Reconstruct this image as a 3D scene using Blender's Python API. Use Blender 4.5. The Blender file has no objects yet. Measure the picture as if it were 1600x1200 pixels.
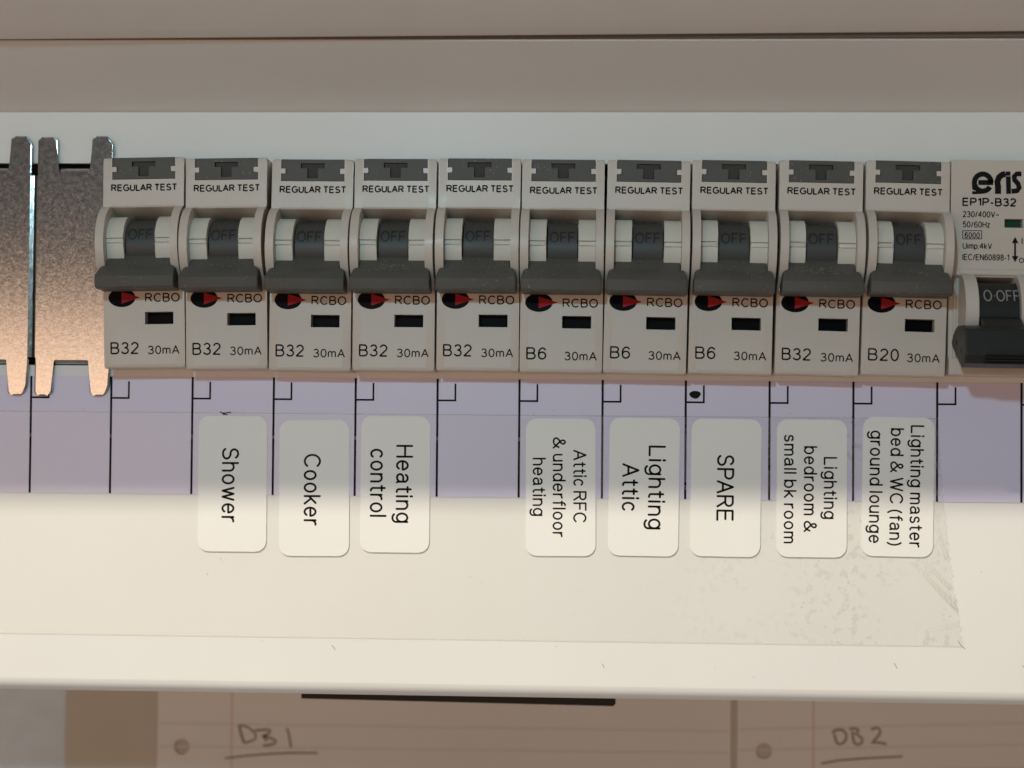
import bpy, bmesh, math, random
from mathutils import Vector, Matrix
random.seed(7)
# ------------------------------------------------------------------ camera, world, light
S = 0.001                                   # everything below is written in millimetres
scene = bpy.context.scene
COL = scene.collection
FPX, FOOTX, FOOTY, ROLL, DIST = 2870.0, 140.0, 75.0, 0.0085, 400.0
# world axes: x right, y into the wall, z up; the cover's front face is y = 0, camera at (0,-400,0) mm
Fw = Vector((-FOOTX/FPX, 1.0, FOOTY/FPX)).normalized()
Up = Vector((-ROLL, 0, 1.0)); Up = (Up - Fw*Up.dot(Fw)).normalized()
Rt = Fw.cross(Up)
camd = bpy.data.cameras.new('camera'); cam = bpy.data.objects.new('camera', camd); COL.objects.link(cam)
cam.matrix_world = Matrix(((Rt.x, Up.x, -Fw.x, 0), (Rt.y, Up.y, -Fw.y, -DIST*S), (Rt.z, Up.z, -Fw.z, 0), (0, 0, 0, 1)))
camd.sensor_width = 36.0; camd.lens = 36.0*FPX/1600.0
camd.clip_start = 0.01; camd.clip_end = 50.0
camd.dof.use_dof = True; camd.dof.focus_distance = 0.396; camd.dof.aperture_fstop = 14.0
scene.camera = cam

world = bpy.data.worlds.new('World'); scene.world = world; world.use_nodes = True
wn = world.node_tree.nodes; wl = world.node_tree.links
bg = wn['Background']
tc = wn.new('ShaderNodeTexCoord'); sp = wn.new('ShaderNodeSeparateXYZ'); rp = wn.new('ShaderNodeValToRGB')
mp = wn.new('ShaderNodeMapRange'); mp.inputs[1].default_value = -1; mp.inputs[2].default_value = 1
wl.new(tc.outputs['Generated'], sp.inputs[0]); wl.new(sp.outputs[2], mp.inputs[0]); wl.new(mp.outputs[0], rp.inputs[0])
rp.color_ramp.elements[0].position = 0.40; rp.color_ramp.elements[0].color = (0.212, 0.162, 0.132, 1)
rp.color_ramp.elements[1].position = 0.56; rp.color_ramp.elements[1].color = (0.112, 0.104, 0.102, 1)
wl.new(rp.outputs[0], bg.inputs[0]); bg.inputs[1].default_value = 1.0

def lamp(name, typ, loc, energy, color, **kw):
    l = bpy.data.lights.new(name, typ); o = bpy.data.objects.new(name, l); COL.objects.link(o)
    o.location = (loc[0]*S, -loc[1]*S, loc[2]*S); l.energy = energy; l.color = color
    for k, v in kw.items(): setattr(l, k, v)
    return o
# warm ceiling lamp, cool torch of the photographer, warm glow of the room behind on the left
lamp('ceiling_lamp', 'POINT', (-520, 1050, 1180), 97.0, (1.0, 0.895, 0.74), shadow_soft_size=0.024)
lamp('torch', 'POINT', (-85, 560, 160), 3.2, (0.49, 0.83, 0.98), shadow_soft_size=0.012)
ra = lamp('room_light', 'AREA', (-620, 1500, -195), 3.7, (1.0, 0.62, 0.42), shape='RECTANGLE', size=0.9, size_y=0.62)
ra.rotation_euler = (Vector((-0.1, 0, 0.03)) - ra.location).to_track_quat('-Z', 'Y').to_euler()

scene.view_settings.view_transform = 'Standard'; scene.view_settings.look = 'None'
scene.view_settings.exposure = 0.08; scene.view_settings.gamma = 1.0
scene.render.engine = 'CYCLES'

def un(px, py, out=0.0):
    """a point of the photograph (1600x1200) on the plane `out` mm in front of the cover -> x, z in mm"""
    d = Fw*FPX + Rt*(px-800.0) + Up*(600.0-py)
    t = (DIST-out)/d.y
    return d.x*t, d.z*t

# ------------------------------------------------------------------ materials
def mat(name, color, rough=0.5, metal=0.0, coat=0.0, noise=0.0, nscale=400.0, bump=0.0, bscale=900.0, spec=0.5, coatr=0.1, dust=0.0):
    m = bpy.data.materials.new(name); m.use_nodes = True
    n = m.node_tree.nodes; l = m.node_tree.links; b = n['Principled BSDF']
    b.inputs['Base Color'].default_value = (*color, 1); b.inputs['Roughness'].default_value = rough
    b.inputs['Metallic'].default_value = metal; b.inputs['Coat Weight'].default_value = coat
    b.inputs['Coat Roughness'].default_value = coatr; b.inputs['Specular IOR Level'].default_value = spec
    t = n.new('ShaderNodeTexCoord'); info = n.new('ShaderNodeObjectInfo')
    add = n.new('ShaderNodeVectorMath'); add.operation = 'ADD'
    l.new(t.outputs['Object'], add.inputs[0]); l.new(info.outputs['Location'], add.inputs[1])
    vec = add.outputs[0]
    last = None
    if noise:
        nz = n.new('ShaderNodeTexNoise'); nz.inputs['Scale'].default_value = nscale; nz.inputs['Detail'].default_value = 5
        l.new(vec, nz.inputs['Vector'])
        r = n.new('ShaderNodeMapRange'); r.inputs[1].default_value = 0.3; r.inputs[2].default_value = 0.7
        r.inputs[3].default_value = 1-noise; r.inputs[4].default_value = 1+noise
        l.new(nz.outputs['Fac'], r.inputs[0])
        mx = n.new('ShaderNodeVectorMath'); mx.operation = 'SCALE'; mx.inputs[0].default_value = color
        l.new(r.outputs[0], mx.inputs['Scale']); last = mx.outputs[0]
        l.new(last, b.inputs['Base Color'])
        r2 = n.new('ShaderNodeMapRange'); r2.inputs[3].default_value = rough*0.85; r2.inputs[4].default_value = rough*1.2
        l.new(nz.outputs['Fac'], r2.inputs[0]); l.new(r2.outputs[0], b.inputs['Roughness'])
    if dust:
        # specks of pale dust: small cells, kept only where a broad noise is high
        v = n.new('ShaderNodeTexVoronoi'); v.inputs['Scale'].default_value = 1500; l.new(vec, v.inputs['Vector'])
        q = n.new('ShaderNodeTexNoise'); q.inputs['Scale'].default_value = 110; q.inputs['Detail'].default_value = 3; l.new(vec, q.inputs['Vector'])
        lt = n.new('ShaderNodeMapRange'); lt.inputs[1].default_value = 0.30; lt.inputs[2].default_value = 0.12; l.new(v.outputs['Distance'], lt.inputs[0])
        qt = n.new('ShaderNodeMapRange'); qt.inputs[1].default_value = 0.50; qt.inputs[2].default_value = 0.62; l.new(q.outputs['Fac'], qt.inputs[0])
        sc = n.new('ShaderNodeSeparateColor'); l.new(v.outputs['Color'], sc.inputs[0])
        pick = n.new('ShaderNodeMath'); pick.operation = 'GREATER_THAN'; pick.inputs[1].default_value = 0.55; l.new(sc.outputs[0], pick.inputs[0])
        m1 = n.new('ShaderNodeMath'); m1.operation = 'MULTIPLY'; l.new(lt.outputs[0], m1.inputs[0]); l.new(qt.outputs[0], m1.inputs[1])
        m2 = n.new('ShaderNodeMath'); m2.operation = 'MULTIPLY'; l.new(m1.outputs[0], m2.inputs[0]); l.new(pick.outputs[0], m2.inputs[1])
        m3 = n.new('ShaderNodeMath'); m3.operation = 'MULTIPLY'; m3.inputs[1].default_value = dust; l.new(m2.outputs[0], m3.inputs[0])
        mm = n.new('ShaderNodeMix'); mm.data_type = 'RGBA'; l.new(m3.outputs[0], mm.inputs[0])
        if last: l.new(last, mm.inputs[6])
        else: mm.inputs[6].default_value = (*color, 1)
        mm.inputs[7].default_value = (0.42, 0.38, 0.30, 1); l.new(mm.outputs[2], b.inputs['Base Color'])
    if bump:
        nb = n.new('ShaderNodeTexNoise'); nb.inputs['Scale'].default_value = bscale; nb.inputs['Detail'].default_value = 3
        l.new(vec, nb.inputs['Vector'])
        bp = n.new('ShaderNodeBump'); bp.inputs['Strength'].default_value = bump; bp.inputs['Distance'].default_value = 0.0002
        l.new(nb.outputs['Fac'], bp.inputs['Height']); l.new(bp.outputs[0], b.inputs['Normal'])
    return m

M = {}
M['paint'] = mat('white_powder_coat', (0.80, 0.79, 0.76), 0.55, noise=0.018, nscale=25, bump=0.05, bscale=500, coat=0.04, coatr=0.25, spec=0.3)
M['cream'] = mat('cream_plastic', (0.605, 0.543, 0.468), 0.42, noise=0.035, coat=0.08, coatr=0.2, nscale=60, bump=0.05, bscale=2500)
M['ivory'] = mat('ivory_plastic', (0.64, 0.62, 0.54), 0.5, noise=0.02, nscale=80)
M['grey'] = mat('grey_plastic', (0.096, 0.092, 0.081), 0.5, spec=0.25, noise=0.08, nscale=150, bump=0.12, bscale=3000, dust=0.55)
M['dial'] = mat('dark_grey_plastic', (0.056, 0.058, 0.055), 0.45, spec=0.35, noise=0.05, nscale=200)
M['black'] = mat('black_plastic', (0.017, 0.017, 0.016), 0.42, spec=0.35, noise=0.1, nscale=200, bump=0.1, bscale=3000)
M['hole'] = mat('black_window', (0.003, 0.003, 0.004), 0.4, spec=0.04)
M['ink'] = mat('black_ink', (0.008, 0.007, 0.007), 0.7, spec=0.15)
M['emboss'] = mat('moulded_black_lettering', (0.010, 0.011, 0.011), 0.55)
M['redink'] = mat('red_ink', (0.34, 0.012, 0.014), 0.6, spec=0.2)
M['whiteink'] = mat('pale_ink', (0.30, 0.31, 0.31), 0.5)
M['green'] = mat('green_flag', (0.004, 0.05, 0.018), 0.3)
M['strip'] = mat('lavender_card', (0.69, 0.655, 0.81), 0.4, noise=0.02, nscale=12, coat=0.1, bump=0.04, bscale=60)
M['sticker'] = mat('label_paper', (0.85, 0.84, 0.795), 0.45, noise=0.012, nscale=60, coat=0.15, coatr=0.3)
M['paper'] = mat('lined_paper', (0.75, 0.755, 0.73), 0.85, noise=0.03, nscale=12)
M['board'] = mat('tan_board', (0.57, 0.54, 0.465), 0.85, noise=0.05, nscale=14)
M['wall'] = mat('grey_plaster', (0.68, 0.80, 0.88), 0.9, noise=0.06, nscale=120)
M['rule'] = mat('ruled_line', (0.65, 0.645, 0.615), 0.85)
M['margin'] = mat('margin_line', (0.66, 0.53, 0.48), 0.85)
M['graphite'] = mat('pencil', (0.26, 0.22, 0.17), 0.7)
M['mattblack'] = mat('matt_black', (0.012, 0.010, 0.008), 0.7)
M['dirt'] = mat('dirt', (0.28, 0.24, 0.18), 0.8)
M['dust'] = mat('pale_dust', (0.42, 0.38, 0.29), 0.9)
M['key'] = mat('darker_grey_plastic', (0.058, 0.055, 0.048), 0.6, spec=0.15)
M['gapshade'] = mat('gap_shade_brown', (0.15, 0.125, 0.105), 0.9)  # shade of the lid gap, given as a dark brown colour
M['lid'] = mat('white_lid_paint', (0.80, 0.78, 0.75), 0.5, noise=0.02, nscale=25, bump=0.05, bscale=500, coat=0.5, coatr=0.3)
M['inside'] = mat('dark_inside', (0.03, 0.03, 0.032), 0.7)

def zinc():
    m = bpy.data.materials.new('zinc_plate'); m.use_nodes = True
    n = m.node_tree.nodes; l = m.node_tree.links; b = n['Principled BSDF']
    b.inputs['Metallic'].default_value = 1.0
    t = n.new('ShaderNodeTexCoord')
    a = n.new('ShaderNodeTexNoise'); a.inputs['Scale'].default_value = 800; a.inputs['Detail'].default_value = 8; a.inputs['Roughness'].default_value = 0.7
    c = n.new('ShaderNodeTexNoise'); c.inputs['Scale'].default_value = 1500; c.inputs['Detail'].default_value = 4; c.inputs['Roughness'].default_value = 0.8
    for q in (a, c): l.new(t.outputs['Object'], q.inputs['Vector'])
    ma = n.new('ShaderNodeMath'); ma.operation = 'ADD'; l.new(a.outputs['Fac'], ma.inputs[0]); l.new(c.outputs['Fac'], ma.inputs[1])
    r = n.new('ShaderNodeValToRGB'); r.color_ramp.elements[0].position = 0.42; r.color_ramp.elements[0].color = (0.40, 0.42, 0.41, 1)
    r.color_ramp.elements[1].position = 0.62; r.color_ramp.elements[1].color = (0.56, 0.57, 0.55, 1)
    hf = n.new('ShaderNodeMath'); hf.operation = 'MULTIPLY'; hf.inputs[1].default_value = 0.5; l.new(ma.outputs[0], hf.inputs[0])
    l.new(hf.outputs[0], r.inputs[0]); l.new(r.outputs[0], b.inputs['Base Color'])
    rr = n.new('ShaderNodeMapRange'); rr.inputs[1].default_value = 0.35; rr.inputs[2].default_value = 0.65; rr.inputs[3].default_value = 0.09; rr.inputs[4].default_value = 0.17
    l.new(hf.outputs[0], rr.inputs[0]); l.new(rr.outputs[0], b.inputs['Roughness'])
    bp = n.new('ShaderNodeBump'); bp.inputs['Strength'].default_value = 0.05; bp.inputs['Distance'].default_value = 0.0002
    l.new(c.outputs['Fac'], bp.inputs['Height']); l.new(bp.outputs[0], b.inputs['Normal'])
    return m
M['zinc'] = zinc()

TAPE_TOP, TAPE_BOT = un(800, 648)[1], un(800, 1001)[1]
def tape_mat():
    m = bpy.data.materials.new('clear_tape'); m.use_nodes = True
    n = m.node_tree.nodes; l = m.node_tree.links; b = n['Principled BSDF']
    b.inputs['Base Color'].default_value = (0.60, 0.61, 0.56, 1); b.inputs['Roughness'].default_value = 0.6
    tr = n.new('ShaderNodeBsdfTransparent'); tr.inputs[0].default_value = (0.985, 0.985, 0.975, 1)
    gl = n.new('ShaderNodeBsdfGlossy'); gl.inputs['Roughness'].default_value = 0.2
    lw = n.new('ShaderNodeLayerWeight'); lw.inputs[0].default_value = 0.5
    pw = n.new('ShaderNodeMath'); pw.operation = 'POWER'; pw.inputs[1].default_value = 4.0; l.new(lw.outputs['Facing'], pw.inputs[0])
    fr = n.new('ShaderNodeMath'); fr.operation = 'MULTIPLY_ADD'; fr.inputs[1].default_value = 0.8; fr.inputs[2].default_value = 0.03; l.new(pw.outputs[0], fr.inputs[0])
    mg = n.new('ShaderNodeMixShader'); l.new(fr.outputs[0], mg.inputs[0]); l.new(tr.outputs[0], mg.inputs[1]); l.new(gl.outputs[0], mg.inputs[2])
    md = n.new('ShaderNodeMixShader'); l.new(mg.outputs[0], md.inputs[1]); l.new(b.outputs[0], md.inputs[2])
    l.new(md.outputs[0], n['Material Output'].inputs['Surface'])
    t = n.new('ShaderNodeTexCoord'); s_ = n.new('ShaderNodeSeparateXYZ'); l.new(t.outputs['Object'], s_.inputs[0])
    nz = n.new('ShaderNodeTexNoise'); nz.inputs['Scale'].default_value = 520; nz.inputs['Detail'].default_value = 2; l.new(t.outputs['Object'], nz.inputs['Vector'])
    cl = n.new('ShaderNodeMapRange'); cl.inputs[1].default_value = 0.54; cl.inputs[2].default_value = 0.62; l.new(nz.outputs['Fac'], cl.inputs[0])
    gx = n.new('ShaderNodeMapRange'); gx.inputs[1].default_value = 0.012; gx.inputs[2].default_value = 0.058; l.new(s_.outputs[0], gx.inputs[0])
    big = n.new('ShaderNodeTexNoise'); big.inputs['Scale'].default_value = 70; l.new(t.outputs['Object'], big.inputs['Vector'])
    bb = n.new('ShaderNodeMapRange'); bb.inputs[1].default_value = 0.40; bb.inputs[2].default_value = 0.52; l.new(big.outputs['Fac'], bb.inputs[0])
    m1 = n.new('ShaderNodeMath'); m1.operation = 'MULTIPLY'; l.new(cl.outputs[0], m1.inputs[0]); l.new(gx.outputs[0], m1.inputs[1])
    m2 = n.new('ShaderNodeMath'); m2.operation = 'MULTIPLY'; l.new(m1.outputs[0], m2.inputs[0]); l.new(bb.outputs[0], m2.inputs[1])
    m3 = n.new('ShaderNodeMath'); m3.operation = 'MULTIPLY_ADD'; m3.inputs[1].default_value = 0.17; m3.inputs[2].default_value = 0.02; l.new(m2.outputs[0], m3.inputs[0])
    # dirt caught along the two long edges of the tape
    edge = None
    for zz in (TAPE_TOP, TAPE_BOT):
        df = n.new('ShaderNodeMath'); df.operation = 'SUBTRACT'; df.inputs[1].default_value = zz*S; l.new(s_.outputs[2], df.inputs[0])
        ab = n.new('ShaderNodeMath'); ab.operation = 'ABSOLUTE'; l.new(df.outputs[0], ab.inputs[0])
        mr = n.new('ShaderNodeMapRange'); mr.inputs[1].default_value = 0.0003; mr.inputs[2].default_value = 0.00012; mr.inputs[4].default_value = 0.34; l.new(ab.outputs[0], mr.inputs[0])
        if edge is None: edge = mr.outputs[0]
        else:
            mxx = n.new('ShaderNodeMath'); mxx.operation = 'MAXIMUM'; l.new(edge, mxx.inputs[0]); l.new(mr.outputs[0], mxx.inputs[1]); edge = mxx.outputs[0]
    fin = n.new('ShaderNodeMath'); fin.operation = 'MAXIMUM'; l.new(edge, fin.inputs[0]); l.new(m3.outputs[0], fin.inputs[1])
    at = n.new('ShaderNodeAttribute'); at.attribute_name = 'milky'
    fi2 = n.new('ShaderNodeMath'); fi2.operation = 'MAXIMUM'; l.new(fin.outputs[0], fi2.inputs[0]); l.new(at.outputs['Fac'], fi2.inputs[1])
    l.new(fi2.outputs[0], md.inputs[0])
    return m
M['tape'] = tape_mat()

# ------------------------------------------------------------------ mesh helpers (mm in, metres out)
def V(x, out, z): return (x*S, -out*S, z*S)

def obj(name, bm, m, parent=None, smooth=False, angle=35):
    bmesh.ops.remove_doubles(bm, verts=bm.verts, dist=1e-7)
    bmesh.ops.recalc_face_normals(bm, faces=bm.faces)
    me = bpy.data.meshes.new(name); bm.to_mesh(me); bm.free()
    if smooth:
        for p in me.polygons: p.use_smooth = True
        me.set_sharp_from_angle(angle=math.radians(angle))
    me.materials.append(m)
    o = bpy.data.objects.new(name, me); COL.objects.link(o)
    if parent: o.parent = parent
    return o

def thing(name, label, cat, loc=(0, 0, 0), ry=0.0, group=None):
    o = bpy.data.objects.new(name, None); COL.objects.link(o); o.empty_display_size = 0.005
    o.location = V(*loc); o.rotation_euler = (0, ry, 0)
    o['label'] = label; o['category'] = cat
    if group: o['group'] = group
    return o

def tag(o, label, cat, group=None):
    o['label'] = label; o['category'] = cat
    if group: o['group'] = group
    return o

def prism(bm, prof, x0, x1, bevel=0.0, sides='', seg=2):
    """profile of (out, z) points swept along x; sides: which end outlines get rounded ('l','r')"""
    a = [bm.verts.new(V(x0, o, z)) for o, z in prof]; b = [bm.verts.new(V(x1, o, z)) for o, z in prof]
    n = len(prof); fa = bm.faces.new(a); fb = bm.faces.new(b[::-1])
    for i in range(n): bm.faces.new((a[i], b[i], b[(i+1) % n], a[(i+1) % n]))
    if bevel and sides:
        es = []
        for ch, f in (('l', fa), ('r', fb)):
            if ch in sides: es += list(f.edges)
        bmesh.ops.bevel(bm, geom=es, offset=bevel*S, segments=seg, affect='EDGES', profile=0.5)

def slab(bm, poly, o0, o1, bevel=0.0, seg=2):
    """outline of (x, z) points given thickness between o0 (back) and o1 (front)"""
    a = [bm.verts.new(V(x, o0, z)) for x, z in poly]; b = [bm.verts.new(V(x, o1, z)) for x, z in poly]
    n = len(poly); bm.faces.new(a); fb = bm.faces.new(b[::-1])
    for i in range(n): bm.faces.new((a[i], b[i], b[(i+1) % n], a[(i+1) % n]))
    if bevel: bmesh.ops.bevel(bm, geom=list(fb.edges), offset=bevel*S, segments=seg, affect='EDGES', profile=0.5)

def cells(bm, xs, zs, f, back=0.0):
    """stepped relief: f(ix, iz) gives each cell's out, None leaves it open"""
    nx, nz = len(xs)-1, len(zs)-1
    g = lambda i, j: f(i, j) if 0 <= i < nx and 0 <= j < nz else None
    q = lambda *p: bm.faces.new([bm.verts.new(V(*c)) for c in p])
    for i in range(nx+1):
        for j in range(nz+1):
            x0, z0 = xs[i], zs[j]
            if i < nx and j < nz and g(i, j) is not None:
                o = g(i, j); q((x0, o, z0), (xs[i+1], o, z0), (xs[i+1], o, zs[j+1]), (x0, o, zs[j+1]))
            if j < nz:
                a, b = g(i-1, j), g(i, j)
                if a != b:
                    a = back if a is None else a; b = back if b is None else b
                    if a != b: q((x0, a, z0), (x0, b, z0), (x0, b, zs[j+1]), (x0, a, zs[j+1]))
            if i < nx:
                a, b = g(i, j-1), g(i, j)
                if a != b:
                    a = back if a is None else a; b = back if b is None else b
                    if a != b: q((x0, a, z0), (x0, b, z0), (xs[i+1], b, z0), (xs[i+1], a, z0))

def arc(co, cz, r, a0, a1, n):
    """(out, z) points on a circle; angle 0 = straight out, 90 = up"""
    return [(co+r*math.cos(math.radians(a0+(a1-a0)*i/n)), cz+r*math.sin(math.radians(a0+(a1-a0)*i/n))) for i in range(n+1)]

def rrect(x0, z0, x1, z1, r, n=5):
    pts = []
    for cx, cz, a in ((x1-r, z1-r, 0), (x0+r, z1-r, 90), (x0+r, z0+r, 180), (x1-r, z0+r, 270)):
        for i in range(n+1):
            t = math.radians(a+90*i/n); pts.append((cx+r*math.cos(t), cz+r*math.sin(t)))
    return pts

def flat(bm, poly, o=0.0):
    bm.faces.new([bm.verts.new(V(x, o, z)) for x, z in poly])

def ribbon(bm, pts, w, o=0.0):
    """a flat stroke through (x, z) points"""
    L = []; R = []
    for i, p in enumerate(pts):
        a = pts[max(i-1, 0)]; b = pts[min(i+1, len(pts)-1)]
        dx, dz = b[0]-a[0], b[1]-a[1]; d = math.hypot(dx, dz) or 1; nx, nz = -dz/d*w/2, dx/d*w/2
        L.append((p[0]+nx, p[1]+nz)); R.append((p[0]-nx, p[1]-nz))
    l = [bm.verts.new(V(x, o, z)) for x, z in L]; r = [bm.verts.new(V(x, o, z)) for x, z in R]
    for i in range(len(pts)-1): bm.faces.new((l[i], l[i+1], r[i+1], r[i]))

def ea(cx, cy, rx, ry, a0, a1, n=None):
    n = n or max(4, int(abs(a1-a0)/15))
    return [(cx+rx*math.cos(math.radians(a0+(a1-a0)*i/n)), cy+ry*math.sin(math.radians(a0+(a1-a0)*i/n))) for i in range(n+1)]
_o = ea(.25, .36, .25, .36, 0, 360)
# plain sans-serif letters as pen strokes: width, strokes (cap height 1)
GL = {
 'A': (.72, [[(0, 0), (.36, 1), (.72, 0)], [(.12, .34), (.60, .34)]]),
 'B': (.63, [[(0, 0), (0, 1), (.36, 1)]+ea(.36, .765, .22, .235, 90, -90)+[(0, .53)], [(0, .53), (.36, .53)]+ea(.37, .265, .26, .265, 90, -90)+[(0, 0)]]),
 'C': (.72, [ea(.39, .5, .39, .5, 42, 318)]),
 'D': (.68, [[(0, 0), (0, 1), (.3, 1)]+ea(.3, .5, .38, .5, 90, -90)+[(0, 0)]]),
 'E': (.60, [[(.58, 1), (0, 1), (0, 0), (.6, 0)], [(0, .53), (.54, .53)]]),
 'F': (.55, [[(.56, 1), (0, 1), (0, 0)], [(0, .5), (.48, .5)]]),
 'G': (.77, [ea(.4, .5, .4, .5, 48, 318)+[(.77, .22), (.77, .48), (.44, .48)]]),
 'H': (.64, [[(0, 0), (0, 1)], [(.64, 0), (.64, 1)], [(0, .53), (.64, .53)]]),
 'I': (.02, [[(0, 0), (0, 1)]]),
 'L': (.50, [[(0, 1), (0, 0), (.5, 0)]]),
 'N': (.64, [[(0, 0), (0, 1), (.64, 0), (.64, 1)]]),
 'O': (.80, [ea(.4, .5, .4, .5, 0, 360)]),
 'P': (.60, [[(0, 0), (0, 1), (.36, 1)]+ea(.36, .74, .25, .26, 90, -90)+[(0, .48)]]),
 'R': (.66, [[(0, 0), (0, 1), (.38, 1)]+ea(.38, .755, .24, .245, 90, -90)+[(0, .51)], [(.34, .51), (.66, 0)]]),
 'S': (.61, [ea(.31, .75, .26, .25, 22, 270)+ea(.31, .25, .30, .25, 90, -158)[1:]]),
 'T': (.62, [[(0, 1), (.62, 1)], [(.31, 1), (.31, 0)]]),
 'U': (.62, [[(0, 1), (0, .31)]+ea(.31, .31, .31, .31, 180, 360)+[(.62, 1)]]),
 'V': (.68, [[(0, 1), (.34, 0), (.68, 1)]]),
 'W': (.94, [[(0, 1), (.24, 0), (.47, 1), (.70, 0), (.94, 1)]]),
 '0': (.54, [ea(.27, .5, .27, .5, 0, 360)]),
 '1': (.27, [[(0, .76), (.25, 1), (.25, 0)]]),
 '2': (.56, [ea(.28, .72, .26, .28, 168, -30)+[(.0, .02), (0, 0), (.56, 0)]]),
 '3': (.54, [ea(.26, .765, .23, .235, 165, -90)+ea(.26, .265, .28, .265, 90, -162)[1:]]),
 '4': (.58, [[(.44, 0), (.44, 1), (0, .3), (.60, .3)]]),
 '5': (.54, [[(.5, 1), (.1, 1), (.04, .5)]+ea(.27, .33, .27, .33, 135, -158)]),
 '6': (.55, [ea(.28, .31, .27, .31, 0, 360), ea(.31, .5, .30, .5, 38, 180)+[(.01, .31)]]),
 '8': (.54, [ea(.27, .76, .22, .24, 0, 360), ea(.27, .265, .27, .265, 0, 360)]),
 '9': (.55, [ea(.27, .69, .27, .31, 0, 360), ea(.24, .5, .30, .5, 0, -142)]),
 'a': (.50, [ea(.24, .52, .21, .2, 160, 0)+[(.45, .12), (.49, 0)], [(.45, .43)]+ea(.2, .215, .2, .205, 90, 270)+ea(.2, .26, .25, .25, 270, 345)]),
 'b': (.50, [[(0, 1), (0, 0)], _o]), 'c': (.46, [ea(.25, .36, .25, .36, 45, 315)]), 'd': (.50, [[(.5, 1), (.5, 0)], _o]),
 'e': (.50, [[(0, .38), (.5, .38)], ea(.25, .36, .25, .36, 4, 320)]),
 'f': (.28, [[(.12, 0), (.12, .8)]+ea(.28, .8, .16, .2, 180, 80)[1:], [(0, .72), (.3, .72)]]),
 'g': (.50, [ea(.25, .37, .25, .35, 0, 360), [(.5, .72), (.5, -.04)]+ea(.26, -.05, .24, .22, 0, -150)[1:]]),
 'h': (.46, [[(0, 0), (0, 1)], [(0, .4)]+ea(.23, .47, .23, .25, 180, 0)+[(.46, 0)]]),
 'i': (.02, [[(0, 0), (0, .72)], [(0, .92), (0, 1.02)]]), 'l': (.02, [[(0, 0), (0, 1)]]),
 'k': (.44, [[(0, 0), (0, 1)], [(.42, .72), (0, .28)], [(.14, .43), (.46, 0)]]),
 'm': (.76, [[(0, 0), (0, .72)], [(0, .4)]+ea(.19, .5, .19, .22, 180, 0)+[(.38, 0)], [(.38, .4)]+ea(.57, .5, .19, .22, 180, 0)+[(.76, 0)]]),
 'n': (.46, [[(0, 0), (0, .72)], [(0, .4)]+ea(.23, .47, .23, .25, 180, 0)+[(.46, 0)]]),
 'o': (.50, [_o]), 'p': (.50, [[(0, .72), (0, -.27)], _o]),
 'r': (.26, [[(0, 0), (0, .72)], [(0, .36)]+ea(.24, .44, .24, .28, 180, 82)]),
 's': (.41, [ea(.2, .54, .18, .18, 28, 270)+ea(.2, .18, .21, .18, 90, -152)[1:]]),
 't': (.28, [[(.13, .93), (.13, .15)]+ea(.28, .15, .15, .15, 180, 275)[1:], [(0, .72), (.3, .72)]]),
 'u': (.46, [[(0, .72), (0, .24)]+ea(.23, .24, .23, .24, 180, 360)+[(.46, .72)], [(.46, .3), (.46, 0)]]),
 'w': (.72, [[(0, .72), (.18, 0), (.36, .72), (.54, 0), (.72, .72)]]),
 'z': (.42, [[(0, .72), (.41, .72), (0, 0), (.43, 0)]]),
 '&': (.72, [[(.74, 0), (.22, .62), (.16, .76), (.19, .92), (.31, 1), (.43, .92), (.45, .78), (.36, .63), (.1, .43), (.01, .3), (.01, .16), (.1, .04), (.26, 0), (.44, .05), (.58, .18), (.70, .45)]]),
 '(': (.20, [ea(.5, .37, .48, .76, 132, 228)]), ')': (.20, [ea(-.30, .37, .48, .76, 48, -48)]),
 '/': (.30, [[(0, 0), (.3, 1)]]), '-': (.30, [[(0, .37), (.3, .37)]]),
 ':': (.04, [[(0, -.04), (0, .10)], [(0, .58), (0, .72)]]), '~': (.5, [[(0, .32), (.06, .43), (.14, .47), (.25, .42), (.36, .36), (.44, .40), (.5, .5)]]),
 '\u00b7': (.06, [[(0, .48), (.1, .48)]]),
}
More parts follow.
